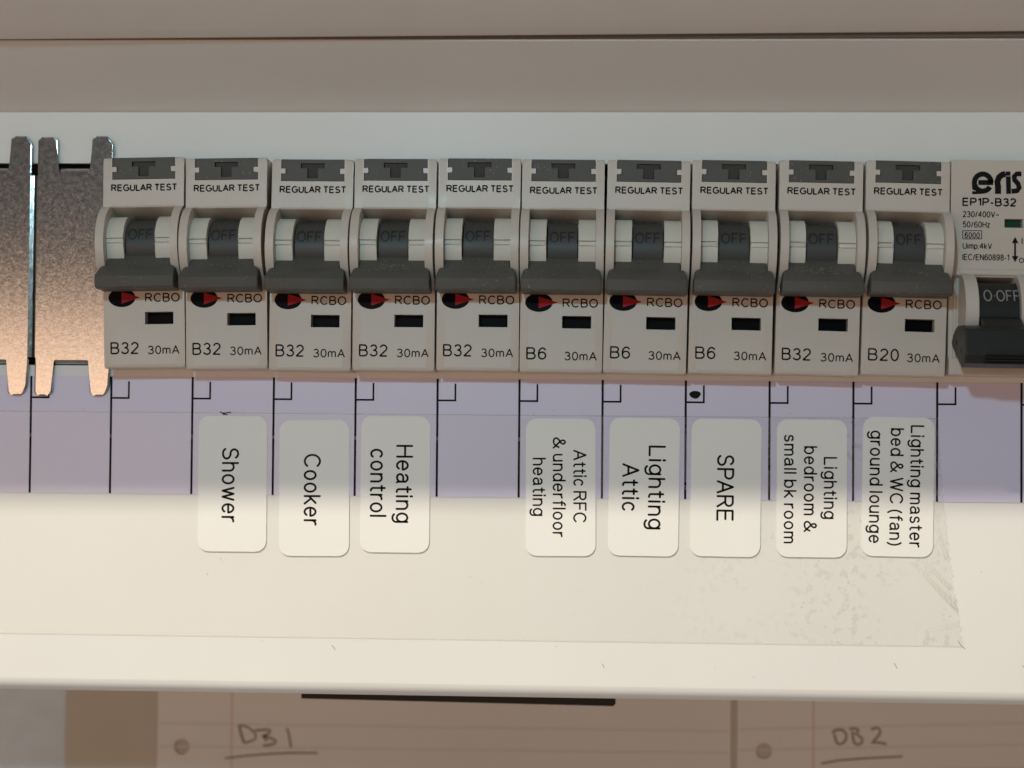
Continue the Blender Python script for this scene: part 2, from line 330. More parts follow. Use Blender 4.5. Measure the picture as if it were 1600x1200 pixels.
def text(bm, s, x0, x1, z, cap, o, w=0.25, down=False, warp=None, cond=1.0, gap=.27):
    """stroke lettering fitted between x0 and x1 on baseline z, pen width w;
    down=True reads from top to bottom (x0, x1 are then z values and z the x of the baseline)"""
    cur = 0.0; items = []
    prev = ''
    for ch in s:
        cur += {'LA': -.13, 'AR': -.03, 'AT': -.1, 'RT': -.05, 'AV': -.1, 'PA': -.08}.get(prev+ch, 0); prev = ch
        if ch == ' ': cur += .22+gap*.2; continue
        gw, st = GL[ch]
        items += [[(cur+a, b) for a, b in q] for q in st]; cur += gw+gap
    tot = cur-gap; sg = 1 if x1 > x0 else -1
    L_ = abs(x1-x0)-w; h = cap-w
    def mp_(u, v):
        a = x0+sg*(w/2+L_*u/tot); b = w/2+h*v
        return (z+b, a) if down else (a, z+b)
    def vert(x, zz): return bm.verts.new(V(x, warp(zz) if warp else o, zz))
    def disc(p, n=8): bm.faces.new([vert(p[0]+w/2*math.cos((k+.5)/n*6.2832), p[1]+w/2*math.sin((k+.5)/n*6.2832)) for k in range(n)])
    for q in items:
        pts = [mp_(*p) for p in q]
        if warp:                             # short steps, so that the strokes follow the curved surface
            fine = [pts[0]]
            for a, b in zip(pts, pts[1:]):
                k = max(1, int(math.hypot(b[0]-a[0], b[1]-a[1])/.25))
                fine += [(a[0]+(b[0]-a[0])*t/k, a[1]+(b[1]-a[1])*t/k) for t in range(1, k+1)]
            pts = fine
        runs = [[pts[0]]]
        closed = math.hypot(pts[0][0]-pts[-1][0], pts[0][1]-pts[-1][1]) < 1e-6
        for i in range(1, len(pts)):
            runs[-1].append(pts[i])
            if i < len(pts)-1:
                a, b, c_ = pts[i-1], pts[i], pts[i+1]
                d1 = math.atan2(b[1]-a[1], b[0]-a[0]); d2 = math.atan2(c_[1]-b[1], c_[0]-b[0])
                if abs((d2-d1+math.pi) % (2*math.pi)-math.pi) > .6: runs.append([pts[i]]); disc(pts[i])
        if not closed and down: disc(pts[0]); disc(pts[-1])
        for r in runs:
            Lh = []; Rh = []; n = len(r)
            for i, p in enumerate(r):
                a = r[max(i-1, 0)]; b = r[min(i+1, n-1)]
                if closed and len(runs) == 1 and i in (0, n-1): a, b = r[-2], r[1]
                dx, dz = b[0]-a[0], b[1]-a[1]; dd = math.hypot(dx, dz) or 1; nx, nz = -dz/dd*w/2, dx/dd*w/2
                Lh.append(vert(p[0]+nx, p[1]+nz)); Rh.append(vert(p[0]-nx, p[1]-nz))
            for i in range(n-1): bm.faces.new((Lh[i], Lh[i+1], Rh[i+1], Rh[i]))

def copy_tree(o, parent=None):
    c = o.copy(); COL.objects.link(c); c.parent = parent
    for ch in [k for k in o.children]: copy_tree(ch, c)
    return c

# ------------------------------------------------------------------ setting: wall behind
bm = bmesh.new(); WALL = -90.0
flat(bm, [(-500, -400), (500, -400), (500, 300), (-500, 300)], WALL)
w = obj('wall', bm, M['wall']); w['kind'] = 'structure'

# ------------------------------------------------------------------ the consumer unit
unit = thing('consumer_unit', 'white steel fuse box with its lid open, holding the row of breakers', 'fuse box', (0, 0, 0))
zt = un(800, 175.5)[1]; zb = un(800, 1092)[1]
hb = un(800, 575.5)[1]; ht = un(800, 256)[1]            # cut-out for the breakers
XL, XR = -260.0, 260.0
bm = bmesh.new()
RB = 3.0
cells(bm, [XL, -230, 235, XR], [zb+RB, hb, ht, zt], lambda i, j: None if (i == 1 and j == 1) else 0.0, -1.2)
prism(bm, [(-1.2, zb+RB), (0, zb+RB)] + [(-RB+RB*math.cos(math.radians(a)), zb+RB-RB*math.sin(math.radians(a))) for a in (15, 30, 45, 60, 75, 90)] + [(-88, zb), (-88, zb+1.2), (-RB, zb+1.2)], XL, XR)
obj('cover_plate', bm, M['paint'], unit, True, 40)
# hood: sheet leaning out over the breakers; the lid hinges from its front edge
bm = bmesh.new()
hz = zt+10.9
prism(bm, [(-1.2, zt+0.02), (0.0, zt+0.02), (1.2, zt+0.55), (26.8, hz-1.25), (27.3, hz-1.0), (27.3, hz+4.4), (45, hz+8.5), (45, hz+9.3), (26.3, hz+5.2), (26.2, hz-0.1), (-1.2, zt+1.8)], XL, XR)  # flange reaching out above the lid is unseen, added to stop lamplight leaking in
prism(bm, [(-1.2, zt+1.8), (-88, zt+1.8), (-88, zt+3), (-1.2, zt+3)], XL, XR)
obj('hood', bm, M['paint'], unit, True, 40)
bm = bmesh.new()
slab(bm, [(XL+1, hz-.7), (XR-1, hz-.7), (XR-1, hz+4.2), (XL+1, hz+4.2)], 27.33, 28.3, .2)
obj('lid_gap_shade', bm, M['gapshade'], unit)  # dark strip added in the gap, painted shade under the lid's lip
bm = bmesh.new()
lx, lz = 30.0, hz+0.0
prof = [(lx+1.3*math.cos(math.radians(a)), lz+1.0+1.3*math.sin(math.radians(a))) for a in range(100, 301, 20)]
prof += [(lx+2.2, lz+0.15), (lx+4, lz+0.75), (lx+75, lz+24.0), (lx+75, lz+25.4), (lx+2, lz+2.4)]
prism(bm, prof, XL, XR)
lid = obj('lid', bm, M['lid'], unit, True, 50)
lid.rotation_euler = (0, -0.0060, 0)
# dark inside with the rail the breakers clip on to
bm = bmesh.new()
flat(bm, [(-235, hb-4), (240, hb-4), (240, ht+4), (-235, ht+4)], -9)
obj('rear_tray', bm, M['inside'], unit)
# thin black strip hanging just below the unit's bottom edge
bm = bmesh.new()
a = un(470, 1091.5, -30); b = un(958, 1103.5, -30)
slab(bm, [(a[0], zb-0.01), (a[0]+0.1, a[1]), (b[0], b[1]), (b[0]+0.6, b[1]+0.6), (b[0]+0.4, zb-0.01)], -34, -30, 0.1)
obj('underside_strip', bm, M['mattblack'], unit)

# little marks of dirt and scratches on the white paint
bm = bmesh.new(); rd = random.Random(11)
def speck(px, py, r, out=0.03):
    x, z = un(px, py, out); n = 7
    flat(bm, [(x+r*rd.uniform(.6, 1.2)*math.cos(k/n*6.283), z+r*rd.uniform(.5, 1.1)*math.sin(k/n*6.283)) for k in range(n)], out)
for px, py, r in ((324, 897, .16), (869, 1010, .12), (1534, 893, .1), (735, 902, .15), (752, 911, .12), (345, 873, .14), (348, 878, .1), (57, 802, .1), (92, 800, .12), (375, 887, .1), (904, 923, .09), (1253, 949, .14), (655, 958, .1), (651, 970, .08), (1312, 1092-60, .1), (410, 1002, .1), (316, 988, .08), (1117, 1045, .1), (1178, 1058, .12), (900, 961, .1), (240, 930, .08), (1000, 914, .08)): speck(px, py, r)
for q in ([(941, 1037), (944, 1043)], [(1397, 1036), (1402, 1045)], [(1598, 1040), (1602, 1045)], [(519, 1008), (524, 1016)]): ribbon(bm, [un(*p, .03) for p in q], .13, .03)
for q in ([(1497, 1001), (1501, 1008), (1508, 1014)],): ribbon(bm, [un(*p, .03) for p in q], .14, .03)
obj('dirt_mark', bm, M['dirt'], unit)['kind'] = 'stuff'

# ------------------------------------------------------------------ lavender circuit strip with printed grid
strip = thing('circuit_strip', 'pale lavender card strip printed with black divider lines under the breakers', 'label strip', (0, 0.03, 0))
bm = bmesh.new()
xa, za = un(-60, 592); xb, zbt = un(1640, 592)
za0 = un(800, 592.5)[1]; zs0 = un(800, 777.5)[1]
slab(bm, [(-165, zs0), (110, zs0), (110, za0), (-165, za0)], 0, 0.10)
obj('card', bm, M['strip'], strip)
bm = bmesh.new()
lines = [47.7, 173, 300, 427, 555, 683, 811, 941, 1071, 1202, 1333, 1464, 1595.8]
zl0, zl1 = un(800, 589)[1]-0.3, zs0+0.05
O = 0.13
for px in lines:
    x = un(px, 700)[0]
    flat(bm, [(x-.24, zl1), (x+.24, zl1), (x+.24, za0-0.02), (x-.24, za0-0.02)], O)
    zc = un(800, 626.5)[1]; zd = un(800, 600)[1]
    flat(bm, [(x+.24, zc-.2), (x+4.1, zc-.2), (x+4.1, zc+.2), (x+.24, zc+.2)], O)
    flat(bm, [(x+3.7, zc+.2), (x+4.1, zc+.2), (x+4.1, zd), (x+3.7, zd)], O)
obj('printed_grid', bm, M['ink'], strip)
bm = bmesh.new()
x, z = un(1086, 617)
flat(bm, [(x+1.2*math.cos(t/16*6.283)+.15*math.sin(t/16*12), z+.85*math.sin(t/16*6.283)) for t in range(16)], 0.15)
obj('ink_dot', bm, M['ink'], strip)
bm = bmesh.new()
for q in ([(344, 643), (350, 647), (356, 648)], [(347, 646), (353, 645), (361, 644)], [(349, 648), (352, 646)]): ribbon(bm, [un(*p, .2) for p in q], .22, .2)
for px, py in ((130, 639), (866, 641), (834, 646), (1235, 646), (57, 705)):
    x, z = un(px, py, .2); flat(bm, [(x-.1, z), (x, z-.08), (x+.1, z+.02), (x, z+.08)], .2)
obj('scuff', bm, M['mattblack'], strip)['kind'] = 'stuff'

# ------------------------------------------------------------------ clear tape across card and cover
bm = bmesh.new()
X0 = -165.0
ztp = un(800, 648)[1]; zbm = un(800, 1001)[1]
def right_edge(t):        # t 0 at top, 1 at bottom
    px = 1466+6*t+34*t**1.7
    return un(px, 648+362*t)[0]
NX, NZ = 150, 120
rnd = random.Random(3)
jag = [rnd.uniform(-.45, .35)*(0.3+0.9*(j/NZ)) for j in range(NZ+1)]
rows = []; mk = bm.verts.layers.float.new('milky')
for j in range(NZ+1):
    t = j/NZ; z = ztp+(zbm-ztp)*t; xe = right_edge(t)+jag[j]
    row = []
    for i in range(NX+1):
        s = i/NX; s = 1-(1-s)**2.6 if s > 0 else 0
        x = X0+(xe-X0)*s
        # creases: three lines running down to the torn edge, and a lifted rim
        o = 0.16; mil = 0.0
        dxe = xe-x
        if dxe < 14:
            for (pa, pb, h, wd) in (((1432, 885), (1494, 950), 0.5, 0.45), ((1440, 872), (1484, 918), .35, .4), ((1455, 905), (1492, 938), .3, .3), ((1462, 820), (1478, 870), .3, .5), ((1448, 985), (1500, 975), .2, .5)):
                ax, az = un(*pa); bx, bz = un(*pb)
                L2 = (bx-ax)**2+(bz-az)**2; u = max(0, min(1, ((x-ax)*(bx-ax)+(z-az)*(bz-az))/L2))
                d = math.hypot(x-ax-u*(bx-ax), z-az-u*(bz-az))
                o += h*math.exp(-(d/wd)**2)*(.25+.75*u); mil = max(mil, .42*h/.5*math.exp(-((d-wd*.7)/(wd*.45))**2)*(.3+.7*u))
            o += 0.12*math.exp(-dxe/0.5)*(0.5+0.5*math.sin(z*2.1)); mil = max(mil, .35*math.exp(-dxe/.16)*(.4+.6*t)*(.55+.45*math.sin(z*3.3+1)))
        vv = bm.verts.new(V(x, o, z)); vv[mk] = mil; row.append(vv)
    rows.append(row)
for j in range(NZ):
    for i in range(NX):
        bm.faces.new((rows[j][i], rows[j][i+1], rows[j+1][i+1], rows[j+1][i]))
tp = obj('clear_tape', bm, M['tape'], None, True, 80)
tag(tp, 'wide clear sticky tape with a torn wrinkled right end stuck along the strip', 'tape')

# ------------------------------------------------------------------ stickers
def sticker(pxl, pyt, pxr, pyb, texts, label, tilt=0.0):
    x0, z1 = un(pxl, pyt, .3); x1, z0 = un(pxr, pyb, .3)
    cx, cz = (x0+x1)/2, (z0+z1)/2
    t = thing('name_sticker', label, 'sticker', (cx, 0.18, cz), tilt, 'printed circuit name stickers')
    bm = bmesh.new(); slab(bm, rrect(x0-cx, z0-cz, x1-cx, z1-cz, 2.35), 0, 0.11, 0.02, 1)
    obj('label_paper', bm, M['sticker'], t)
    for s, base, cap_px, ya, yb in texts:
        bm = bmesh.new()
        xb, za_ = un(base, ya, .3); _, zb_ = un(base, yb, .3)
        text(bm, s, za_-cz, zb_-cz, xb-cx, cap_px/7.2, 0.13, 0.46 if cap_px > 24 else 0.37, down=True)
        # reading downwards the letters' tops point right
        obj('lettering', bm, M['ink'], t)
    return t
sticker(311, 649.5, 415.5, 862.5, [('Shower', 347, 27.5, 699, 816)], 'white rounded sticker reading Shower, leftmost of the row', -0.003)
sticker(437.5, 656, 544.5, 869.5, [('Cooker', 475, 27.5, 709, 821)], 'white rounded sticker reading Cooker under the third breaker', -0.007)
sticker(564.5, 649.5, 670.5, 864, [('Heating', 619, 27, 695, 817), ('control', 578.5, 27, 701, 808)], 'white rounded sticker reading Heating control', 0.0)
sticker(822.5, 653.5, 930, 869.5, [('Attic RFC', 896, 21, 703, 817), ('& underfloor', 864, 21, 683, 839), ('heating', 832.5, 21, 715, 806)], 'white sticker reading Attic RFC & underfloor heating', -0.006)
sticker(952, 652.5, 1060.5, 869.5, [('Lighting', 1013, 27, 696, 827), ('Attic', 972, 27, 724, 799)], 'white sticker reading only Lighting Attic in large letters', 0.009)
sticker(1080, 654, 1188.5, 870.5, [('SPARE', 1120, 27, 710, 814)], 'white sticker reading SPARE in capitals below the ink dot', 0.008)
sticker(1214, 655, 1323, 871.5, [('Lighting', 1287, 21, 714, 811), ('bedroom &', 1256, 21, 697, 831), ('small bk room', 1225, 20, 679, 849)], 'white sticker reading Lighting bedroom & small bk room', 0.0)
sticker(1347.5, 651.5, 1459, 870.5, [('Lighting master', 1422, 21, 664, 855), ('bed & WC (fan)', 1390.5, 21, 669, 853), ('ground lounge', 1358.5, 21, 673, 849)], 'white sticker reading Lighting master bed & WC (fan) ground lounge', 0.012)

# ------------------------------------------------------------------ zinc blanking plates
def make_blank():
    t = thing('blanking_plate', 'zinc plated metal blank, its left part cut off by the photo edge', 'blanking plate', (0, 0, 0), 0, 'zinc blanking plates left of the breakers')
    bm = bmesh.new()
    W = 17.0
    def end(x0, x1, zend, s, big_right):
        # outline of a tongue end, left to right, with a little nib in the middle
        m = (x0+x1)/2
        pts = [(x0, zend-s*0.6), (x0+.25, zend-s*0.2), (m-1.1, zend-s*.15), (m-.75, zend+s*.2), (m+.5, zend+s*.2), (m+.9, zend-s*.15)]
        pts += [(x1-1.0, zend-s*.4), (x1-.35, zend-s*1.0), (x1, zend-s*1.9)] if big_right else [(x1-.35, zend-s*.2), (x1, zend-s*.7)]
        return pts
    top = end(0, 4.5, 49.6, 1, False); top2 = end(12.1, W, 49.8, 1, True)
    bot = end(0, 4.0, -7.2, -1, False); bot2 = end(12.3, 16.6, -7.2, -1, True)
    poly = [(.5, 41.3), (0, 41.7)] + top + [(4.5, 42.6), (4.9, 40.9), (11.7, 40.9), (12.1, 42.6)] + top2 + [(W, 41.7), (W-.7, 41.3), (W-.7, 1.0), (W, .6)]
    poly += bot2[::-1] + [(12.3, .4), (11.9, 0.9), (4.4, 0.9), (4.0, .4)] + bot[::-1] + [(0, .6), (.5, 1.0)]
    slab(bm, poly[::-1], 0.15, 1.3, 0.34, 4)
    # bent back lips between the tongues and along both sides
    q = [(1.25*math.cos(math.radians(a)), 1.25*math.sin(math.radians(a))) for a in (0, 15, 30, 45, 60, 75, 90)]
    prism(bm, [(1.22, 40.85), (1.28, 41.0), (1.14, 42.2)]+[(.45+.69*math.cos(math.radians(g)), 42.2+.69*math.sin(math.radians(g))) for g in (30, 60, 90)]+[(-5, 42.89), (-5, 40.85)], 5.05, 11.55, .2, 'lr')
    prism(bm, [(0.05+c, 0.85-s_) for c, s_ in q]+[(-5, -.4), (-5, .85)], 4.5, 11.8)
    for side, x in ((1, W-.72), (-1, .52)):
        wd = 1.0 if side > 0 else .45; drop = wd*math.tan(math.radians(13 if side > 0 else 6))
        pr = [(x, 1.28), (x+side*wd, 1.28-drop)] + [(x+side*(wd+.45*math.sin(math.radians(g))), 1.28-drop-.45*(1-math.cos(math.radians(g)))) for g in (25, 50, 75, 90)] + [(x+side*(wd+.45), -6), (x+side*(wd+.1), -6), (x, .3)]
        for zz0, zz1 in ((1.1, 41.2),):
            va = [bm.verts.new(V(px_, o_, zz0)) for px_, o_ in pr]; vb = [bm.verts.new(V(px_, o_, zz1)) for px_, o_ in pr]; n_ = len(pr)
            bm.faces.new(va); bm.faces.new(vb[::-1])
            for k in range(n_): bm.faces.new((va[k], vb[k], vb[(k+1) % n_], va[(k+1) % n_]))
    obj('plate', bm, M['zinc'], t)
    return t
bl = make_blank()
z0 = un(100, 566, 1.2)[1]
b2 = copy_tree(bl)
b2.location = V(un(56.5, 400, 1.2)[0], 0, z0); b2['label'] = 'zinc plated metal blank right beside the first breaker'
bl.location = V(un(48.0, 400, 1.2)[0]-17.05, 0, z0+.05)
bl.rotation_euler = (0, 0.002, 0)

# ------------------------------------------------------------------ the ten breakers
WB = 17.6
CO, CZ, CR_ = 7.6, 26.2, 8.4
def make_breaker_shared():
    d = {}
    # body: two side cheeks with the round ears, an upper and a lower block between them
    bm = bmesh.new()
    a0 = math.degrees(math.acos((9-CO)/CR_))
    side = [(0, 0), (8.3, 0), (8.8, .22), (9, .75)] + arc(CO, CZ, CR_, -a0, a0, 22) + [(9, 44.2), (8.7, 44.8), (8.3, 45), (0, 45)]
    for x0, x1, sd in ((0, 1.75, 'l'), (15.9, WB, 'r')):
        b2_ = bmesh.new(); prism(b2_, side, x0, x1, 0.28, sd); me = bpy.data.meshes.new('tmp'); b2_.to_mesh(me); b2_.free(); bm.from_mesh(me); bpy.data.meshes.remove(me)
    e = 0.0
    xs = [1.75, 1.95, 2.9, 8.76, 8.86, 14.75, 15.7, 15.9]; zs = [34.7, 40.3, 41.95, 43.0, 45]
    def f(i, j):
        if j == 0: return 8.93 if i == 3 else 9
        if i in (0, 6): return 9
        if j == 2 and i in (1, 5): return 9
        return 7.2
    cells(bm, xs, zs, f, 0)
    prism(bm, [(0, 32.3), (2.0, 32.3), (3.2, 32.45), (8.85, 34.35), (9, 34.7), (0, 34.7)], 1.75, 15.9)
    prism(bm, [(0, 0), (8.3, 0), (8.8, .22), (9, .75), (0, .75)], 1.75, 15.9)
    cells(bm, [1.75, 8.95, 15.15, 15.9], [.75, 9.3, 11.95, 17.6], lambda i, j: 5.0 if (i == 1 and j == 1) else 9, 0)
    cells(bm, [1.75, 15.9], [17.6, 32.3], lambda i, j: 1.0, 0)
    d['body'] = (bm, M['cream'], True, 30)
    # grey test button with its T-shaped recess, side notches and sloping top
    bm = bmesh.new()
    xs = [2.05, 3.05, 6.2, 7.6, 9.9, 11.3, 14.6, 15.6]; zs = [40.42, 41.0, 41.9, 43.05, 43.1, 44.2, 45.02]
    def g(i, j):
        if j == 2 and i in (0, 6): return None
        if i in (0, 6): return 8.75 if j < 5 else 8.5
        if j == 5: return 8.5
        if j == 4 and i in (2, 3, 4): return 7.5
        if j in (1, 2, 3) and i == 3: return 7.5
        return 8.75
    cells(bm, xs, zs, g, 7.2)
    d['test_button'] = (bm, M['grey'], False, 30)
    bm = bmesh.new()
    slab(bm, [(6.3, 43.15), (7.7, 43.15), (7.7, 41.1), (9.8, 41.1), (9.8, 43.15), (11.2, 43.15), (11.2, 44.1), (6.3, 44.1)], 7.3, 8.25, .06, 1)
    d['test_key'] = (bm, M['key'], False, 30)
    # ivory guards either side of the toggle
    for k, (x0, x1) in enumerate(((1.8, 5.45), (12.25, 15.85))):
        bm = bmesh.new()
        prof = [(1, 32.2)] + arc(7.4, 25.9, 6.5, 88, 13, 12) + [(13.2, 27.25), (13.55, 27.1), (13.6, 26.4), (13.25, 26.2)] + arc(7.2, 25.9, 6.1, -4, -62, 10) + [(1, 20)]
        prism(bm, prof, x0, x1, 0.25, 'r' if k == 0 else 'l')
        d['toggle_guard.%d' % k] = (bm, M['ivory'], True, 30)
    # lever: drum, neck and wide handle in one moulding
    bm = bmesh.new()
    prism(bm, [(0.5, 31.4)] + arc(6.6, 26.0, 5.75, 82, -38, 18) + [(12.3, 22.4), (11.5, 21.0), (0.5, 21)], 5.75, 12.0)
    obj_d = bm; d['toggle'] = (obj_d, M['dial'], True, 30)
    bm = bmesh.new()
    prism(bm, [(11.3, 24.2), (12.4, 23.3), (13.4, 22.35), (16.0, 20.43), (10, 17.5), (9.4, 19), (10.2, 23)], 1.95, 15.7)
    b2_ = bmesh.new()
    prism(b2_, [(14.6, 21.35), (15.2, 21.1), (17.7, 19.3), (18.0, 18.9), (17.75, 16.8), (17.4, 16.45), (11.3, 16.2), (12.7, 18.5), (14.2, 20.5)], .35, 17.2, 0.3, 'lr')
    for v in b2_.verts:                       # corners of the handle's upper edge are cut back
        z = v.co.z/S
        if z > 20.3:
            k = (z-20.3)*0.7
            v.co.x += (k if v.co.x < WB*S/2 else -k)*S
    me = bpy.data.meshes.new('tmp'); b2_.to_mesh(me); b2_.free(); bm.from_mesh(me); bpy.data.meshes.remove(me)
    d['handle'] = (bm, M['grey'], True, 25)
    bm = bmesh.new()
    cyl = lambda z: 6.6+math.sqrt(5.75**2-(z-26.0)**2)+0.05
    text(bm, 'OFF', 6.1, 11.5, 27.0, 2.45, 0, 0.36, warp=cyl)
    d['toggle_lettering'] = (bm, M['emboss'], False, 30)
    # printed marks
    bm = bmesh.new()
    flat(bm, [(3.95+2.95*math.cos(t/28*6.2832), 15.1+2.0*math.sin(t/28*6.2832)) for t in range(28)], 9.02)
    d['trip_indicator'] = (bm, M['hole'], False, 30)
    bm = bmesh.new()
    flat(bm, [(3.9, 13.85), (3.9, 16.35), (6.9, 15.45), (8.0, 15.1), (6.9, 14.8)][::-1], 9.04)
    d['red_arrow'] = (bm, M['redink'], False, 30)
    bm = bmesh.new()
    slab(bm, rrect(9.0, 9.35, 15.1, 11.9, .3, 2), 5.05, 6.4)
    d['dark_window'] = (bm, M['hole'], False, 30)
    bm = bmesh.new()
    text(bm, 'REGULAR TEST', 1.7, 16.15, 37.8, 1.52, 9.03, 0.30)
    d['test_lettering'] = (bm, M['ink'], False, 30)
    bm = bmesh.new()
    text(bm, 'RCBO', 9.0, 16.55, 14.1, 1.92, 9.03, 0.29)
    text(bm, '30mA', 9.55, 16.45, 2.95, 1.87, 9.03, 0.26)
    d['type_lettering'] = (bm, M['ink'], False, 30)
    return d

REST = {'toggle_guard.0': 'toggle_guard', 'toggle_guard.1': 'toggle_guard'}
LET = {}
GROUP = 'cream circuit breakers in the row'
proto = None; parts = make_breaker_shared(); shared = {}
for k, (bm, m, sm, an) in parts.items():
    o = obj(REST.get(k, k), bm, m, None, sm, an); shared[k] = o.data; bpy.data.objects.remove(o)
for s, x1 in (('B32', 7.6), ('B6', 5.7), ('B20', 7.9)):
    bm = bmesh.new(); text(bm, s, 1.4, x1, 3.05, 2.62, 9.03, 0.34)
    o = obj('rating_lettering', bm, M['ink']); LET[s] = o.data; bpy.data.objects.remove(o)

tops = [161, 290.8, 425.5, 555, 685.6, 816, 950, 1082.5, 1219, 1354]
bots = [162.5, 291, 420, 550.5, 681.5, 811.3, 942.3, 1075, 1210.5, 1345]
botz = [576, 577.5, 579, 579, 579, 581.5, 582.5, 583.5, 584.5, 585.5]
rate = ['B32', 'B32', 'B32', 'B32', 'B32', 'B6', 'B6', 'B6', 'B32', 'B20']
where = ['cream breaker marked B32 beside the metal blanks, no sticker under it',
         'cream breaker marked B32 above the Shower sticker',
         'cream breaker marked B32 above the Cooker sticker',
         'cream breaker marked B32 above the Heating control sticker, dust on its handle',
         'cream breaker marked B32 between the Heating control and Attic RFC ones, above a bare strip',
         'cream breaker marked B6 above the Attic RFC sticker',
         'cream breaker marked B6 above the Lighting Attic sticker',
         'cream breaker marked B6 above the SPARE sticker and ink dot',
         'cream breaker marked B32 above the Lighting bedroom sticker',
         'cream breaker marked B20 next to the black levered one, last with a grey handle']
def hang(name, me, parent, loc=(0, 0, 0)):
    o = bpy.data.objects.new(name, me); COL.objects.link(o); o.parent = parent; o.location = V(*loc); return o
for i in range(10):
    xt, ztt = un(tops[i], 255, 9); xb_, zb_ = un(bots[i], botz[i]-6, 9); _, zz = un(bots[i], botz[i], 9)
    ang = math.atan2(xt-xb_, ztt-zb_)
    t = thing('circuit_breaker', where[i], 'circuit breaker', (xb_, random.uniform(-.12, .12), zz), ang, GROUP)
    t.scale = (1, 1, 1.013); t.rotation_euler = (random.uniform(-.004, .004), ang, random.uniform(-.006, .006))
    dz = -.4 if i == 5 else random.uniform(-.08, .08)
    for k, me in shared.items():
        n = REST.get(k, k)
        off = (0, 0, dz) if k in ('trip_indicator', 'red_arrow', 'type_lettering') else (0, 0, dz*.4 if k == 'test_lettering' else 0)
        o = hang(n, me, t, off)
    hang('rating_lettering', LET[rate[i]], t, (0, 0, dz))

    nf = {3: 110, 8: 110, 5: 18, 1: 18, 9: 34, 0: 5, 4: 14}.get(i, 6)
    bm = bmesh.new(); rd = random.Random(40+i)
    for k in range(nf):
        x = min(15, max(2.4, rd.gauss(8.0 if i in (3, 8) else 8.8, 2.3 if i in (3, 8) else 4))); u = rd.uniform(0, 1)**.8; r = rd.uniform(.04, .13)
        o_ = 13.6+(15.9-13.6)*u; z_ = 22.25-(22.25-20.5)*u
        if x > 2.2: bm.faces.new([bm.verts.new(V(x+r*rd.uniform(.5, 1.3)*math.cos(q/5*6.283), o_+.06-.8*r*math.sin(q/5*6.283), z_+.09+.59*r*math.sin(q/5*6.283))) for q in range(5)])
    d_ = obj('dust', bm, M['dust'], t); d_['kind'] = 'stuff'

# ------------------------------------------------------------------ black levered breaker on the right
K = 7.45
ox, oz = un(1482.5, 586, 9)
t = thing('main_switch', 'wider cream breaker with a black lever and printed ratings, far right', 'circuit breaker', (ox, 0, oz), 0.010)
def L(px, py): # local mm on its front face
    a, b = un(px, py, 9); c, s_ = math.cos(.010), math.sin(.010)
    dx, dz = a-ox, b-oz; return dx*c-dz*s_, dx*s_+dz*c
XW = 17.6
gx0, gz1 = L(1569.5, 342); gx1, gz0 = L(1598.5, 356)
zs_ = L(1500, 431)[1]; zt_ = 45.55
bm = bmesh.new()
cells(bm, [0, gx0, gx1, XW], [zs_, gz0, gz1, zt_], lambda i, j: 6.5 if (i == 1 and j == 1) else 9, 0)
cells(bm, [0, .9, 1.4, 2.0, 16.0, XW], [3.6, zs_], lambda i, j: (7.6, 8.4, 7.8, 1.5, 7.6)[i], 0)
cells(bm, [0, XW], [.75, 3.6], lambda i, j: 8.9, 0)
prism(bm, [(0, 0), (8.3, 0), (8.8, .22), (8.9, .75), (0, .75)], 0, XW)
prism(bm, [(9, zs_), (9.35, zs_+.35), (9.35, zs_+1.2), (9, zs_+1.6)], .1, XW-.1)
for x0, x1 in ((2.0, 4.7), (13.4, 16.0)):
    a0 = 80
    prism(bm, [(1.5, zs_-.3)] + arc(8.2, 13.2, 8.3, a0, -62, 20) + [(1.5, 4)], x0, x1, .25, 'lr')
prism(bm, [(0, zs_-1.9), (3, zs_-1.9), (9, zs_-.2), (9, zs_-.02), (0, zs_-.02)], 4.7, 13.4)
obj('body', bm, M['cream'], t, True, 30)
bm = bmesh.new(); flat(bm, [(gx0+.1, gz0+.05), (gx1-.1, gz0+.05), (gx1-.1, gz1-.05), (gx0+.1, gz1-.05)], 7.2)
obj('green_flag', bm, M['green'], t)
bm = bmesh.new()
prism(bm, [(1.6, 18.9)] + arc(7.6, 13.0, 7.3, 60, -25, 14) + [(15.5, 8.0), (2, 8)], 4.85, 13.25)
prism(bm, arc(8.3, 12.8, 6.75, 6, -20, 4) + [(13.0, 10), (13.0, 14)], 4.95, 13.15)
obj('dial', bm, M['black'], t, True, 30)
bm = bmesh.new()
text(bm, 'O·OFF', L(1538, 460)[0]-1.2, L(1594, 460)[0]-1.2, 15.3, 2.45, 0, 0.24, warp=lambda z: 7.6+math.sqrt(7.3**2-(z-13.0)**2)+.06)
obj('dial_lettering', bm, M['whiteink'], t)
bm = bmesh.new()
prism(bm, [(9.6, 7.2), (12.5, 8.5), (13.4, 9.5), (15.5, 10.0), (20.8, 9.8), (23.9, 9.0), (24.3, 8.6), (24.8, 3.6), (24.2, 1.9), (20.5, 1.2), (10.2, 5.9)], .35, XW, .3, 'l')
prism(bm, [(13.8, 12.2), (17.5, 11.5), (21.4, 9.5), (21.4, 8), (12.5, 8)], 4.95, 13.15, .2, 'lr')
for k in range(4):
    z = 1.7+k*.62
    prism(bm, [(23.6, z), (25.5, z+.04), (25.6, z+.30), (23.6, z+.5)], 4.4, XW-.3)
obj('lever', bm, M['black'], t, True, 12)
bm = bmesh.new()
for o_, z_ in ((15.5, 6.6), (20.5, 4.7)):
    vs = [bm.verts.new(V(.33, o_+.75*math.cos(a/12*6.283), z_+.55*math.sin(a/12*6.283))) for a in range(12)]; bm.faces.new(vs)
obj('lever_hole', bm, M['hole'], t)
bm = bmesh.new()
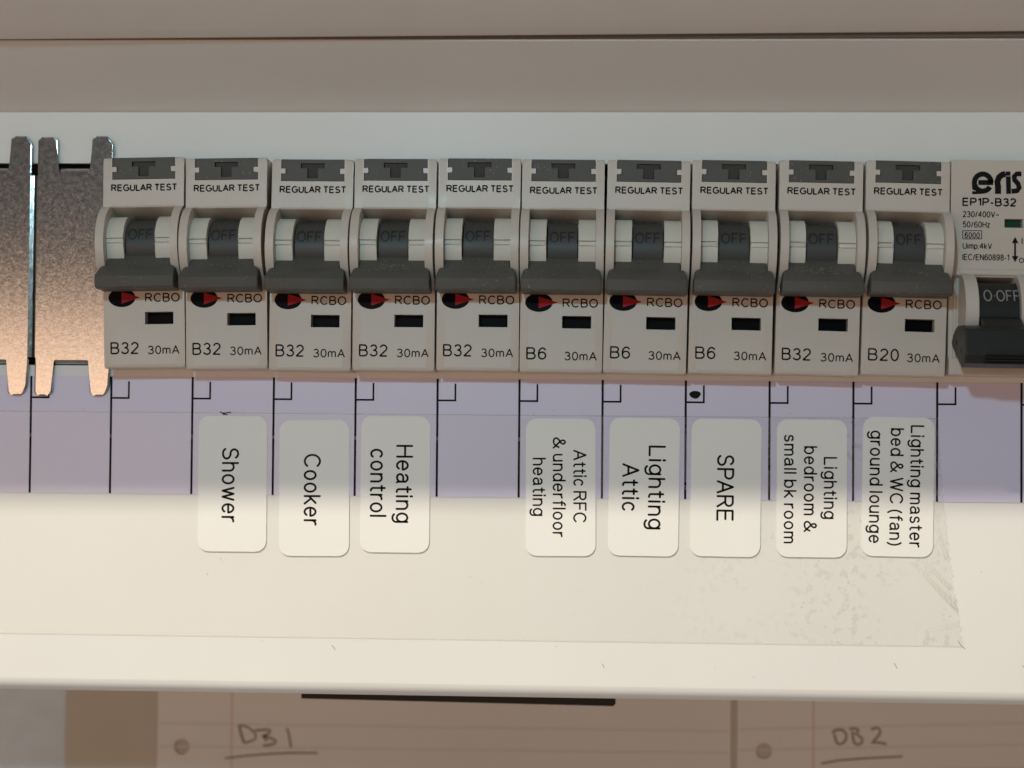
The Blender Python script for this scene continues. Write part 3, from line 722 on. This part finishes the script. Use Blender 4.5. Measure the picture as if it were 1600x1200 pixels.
def tx(s, x0, x1, yb, cap, w=0.20):
    a = L(x0, yb); b = L(x1, yb); text(bm, s, a[0], b[0], a[1], cap/K, 9.03, w)
tx('EP1P-B32', 1503.5, 1588, 322, 13.5, .33)
tx('230/400V~', 1504, 1561, 339.5, 10)
tx('50/60Hz', 1504, 1547, 355.5, 10)
tx('6000', 1507, 1531, 372, 9.5)
tx('Uimp:4kV', 1504, 1550, 389, 10)
tx('IEC/EN60898-1', 1503.5, 1577, 406.5, 10)
tx('O', 1592, 1600, 411, 8.5); 
def R(pts, w): ribbon(bm, [L(*p) for p in pts], w/K, 9.03)
for p in (((1503.8, 360.5), (1534.2, 360.5)), ((1503.8, 373.2), (1534.2, 373.2))): R(p, 1.2)
for p in (((1504.2, 361.1), (1504.2, 372.6)), ((1533.8, 361.1), (1533.8, 372.6))): R(p, 1.2)
R([(1597, 372), (1597, 381)], 1.6)
R([(1586, 378), (1586, 402)], 3.0)
flat(bm, [L(1580.8, 379.9), L(1591.2, 379.9), L(1586, 370)], 9.04); flat(bm, [L(1580.8, 400.1), L(1586, 410), L(1591.2, 400.1)], 9.04)
obj('rating_lettering', bm, M['ink'], t)
bm = bmesh.new()   # maker's mark: lower-case e r i s in heavy rounded strokes
c = (1535.5, 285.3)
pa = [(c[0]+13.0*math.cos(math.radians(a)), c[1]-13.3*math.sin(math.radians(a))) for a in range(0, 331, 11)]
R(pa, 8.2)
R([(1528.5, 285.2), (1552.0, 285.2)], 8.0)
flat(bm, [L(1518.4, 286), L(1519, 296), L(1526, 299), L(1524, 288)], 9.035)
flat(bm, [L(1519, 298.5), L(1519, 303.5), L(1535, 303), L(1529, 299.5)], 9.035)
R([(1559.4, 303), (1559.4, 291), (1558.3, 284), (1561, 277), (1566, 273), (1571, 271.8)], 9.6)
R([(1575.0, 268.0), (1575.0, 274.6)], 7.6); R([(1575.4, 275.6), (1576.0, 303)], 7.6)
R([(1596.0, 271.8), (1588.5, 271.8), (1584.6, 276.0), (1585.4, 281.5), (1590.5, 287), (1592.6, 293), (1589.5, 298), (1580.5, 299)], 8.0)
obj('maker_mark', bm, M['ink'], t)

# ------------------------------------------------------------------ board and papers on the wall below
def up(px, py): return un(px, py, WALL+2)
bm = bmesh.new(); x0 = un(101, 1150, WALL+3)[0]
slab(bm, [(x0, -170), (170, -170), (170, -20), (x0, -20)], WALL+.1, WALL+3, .3)
tag(obj('backing_board', bm, M['board']), 'plain tan board on the wall behind the handwritten papers', 'board')
PO = WALL+3.6
def paper(pxl, pxr, hole, rules, margin, strokes, label, wd):
    t = thing('lined_paper', label, 'paper', (0, 0, 0), 0, 'handwritten lined papers under the fuse box')
    xl = un(pxl, 1150, PO)[0]; xr = un(pxr, 1150, PO)[0]; hx, hz_ = un(*hole, PO)
    r = 12.5/(FPX/(DIST-PO)); q = 4.0
    bm = bmesh.new()
    cells(bm, [xl, hx-q, hx+q, xr], [-165, hz_-q, hz_+q, -25], lambda i, j: None if (i == 1 and j == 1) else PO, PO-.25)
    n = 24
    for k in range(n):                       # ring between the round punched hole and its square patch
        def sq(a):
            c_, s_ = math.cos(a), math.sin(a); m = max(abs(c_), abs(s_)); return (hx+q*c_/m, hz_+q*s_/m)
        a, b = k/n*2*math.pi, (k+1)/n*2*math.pi
        ci = lambda v: (hx+r*math.cos(v), hz_+r*math.sin(v))
        (x1, z1), (x2, z2), (x3, z3), (x4, z4) = ci(a), ci(b), sq(b), sq(a)
        bm.faces.new([bm.verts.new(V(*p)) for p in ((x1, PO, z1), (x2, PO, z2), (x3, PO, z3), (x4, PO, z4))])
        bm.faces.new([bm.verts.new(V(*p)) for p in ((x1, PO, z1), (x2, PO, z2), (x2, PO-.25, z2), (x1, PO-.25, z1))])
    obj('sheet', bm, M['paper'], t)
    bm = bmesh.new()
    for (ya, yb) in rules:
        a = un(pxl+3, ya, PO); b = un(pxr-3, yb, PO); ribbon(bm, [a, ((a[0]*.6+b[0]*.4), (a[1]*.6+b[1]*.4)+.06), b], .45, PO+.05)
    obj('ruled_line', bm, M['rule'], t)
    bm = bmesh.new(); mx = un(margin, 1150, PO)[0]
    ribbon(bm, [(mx, -165), (mx, -26)], .45, PO+.07); obj('margin_line', bm, M['margin'], t)
    bm = bmesh.new()
    for st, w_ in strokes: ribbon(bm, [un(*p, PO) for p in st], w_/5.86, PO+.09)
    obj('pencil_writing', bm, M['graphite'], t)
PX = lambda pts, x, y, s: [(x+a/s, y+b/s) for a, b in pts]
db1 = [(PX([(350, 270), (365, 330), (385, 410), (412, 485)], 330, 1100, 8), 4), (PX([(345, 268), (400, 268), (470, 295), (530, 345), (562, 395), (545, 445), (480, 468), (410, 488)], 330, 1100, 8), 3),
       (PX([(545, 330), (620, 325), (700, 318), (740, 325), (730, 360), (690, 385), (640, 400)], 330, 1100, 8), 3.5), (PX([(640, 395), (700, 465)], 330, 1100, 8), 3), (PX([(640, 395), (740, 425), (815, 460), (800, 490), (730, 512), (650, 520)], 330, 1100, 8), 3.5),
       (PX([(950, 300), (975, 400), (1000, 545)], 330, 1100, 8), 3.2), (PX([(170, 678), (400, 650), (700, 625), (1000, 610), (1330, 612)], 330, 1100, 8), 3)]
db2 = [(PX([(325, 355), (360, 330), (410, 318), (460, 330), (495, 370), (500, 430), (470, 480), (430, 500), (385, 495), (360, 430), (345, 370)], 1260, 1100, 8), 3.5),
       (PX([(535, 315), (590, 305), (650, 320), (650, 345), (610, 365), (660, 400), (700, 435), (690, 490), (640, 512), (600, 490), (580, 420), (575, 340)], 1260, 1100, 8), 3.5),
       (PX([(810, 325), (850, 298), (900, 300), (925, 340), (900, 400), (850, 450), (810, 485), (880, 478), (1000, 500)], 1260, 1100, 8), 3.5), (PX([(185, 745), (400, 705), (700, 680), (950, 668), (1200, 655)], 1260, 1100, 8), 3)]
paper(246, 1142, (284, 1166.5), [(1130, 1143), (1166, 1177), (1200, 1212)], 362, db1, 'ruled paper with pencilled DB 1, under the left of the fuse box', 0)
paper(1152, 1700, (1193.5, 1173.5), [(1140, 1128), (1172, 1162), (1208, 1198)], 1271, db2, 'ruled paper with pencilled DB 2, under the right of the fuse box', 0)
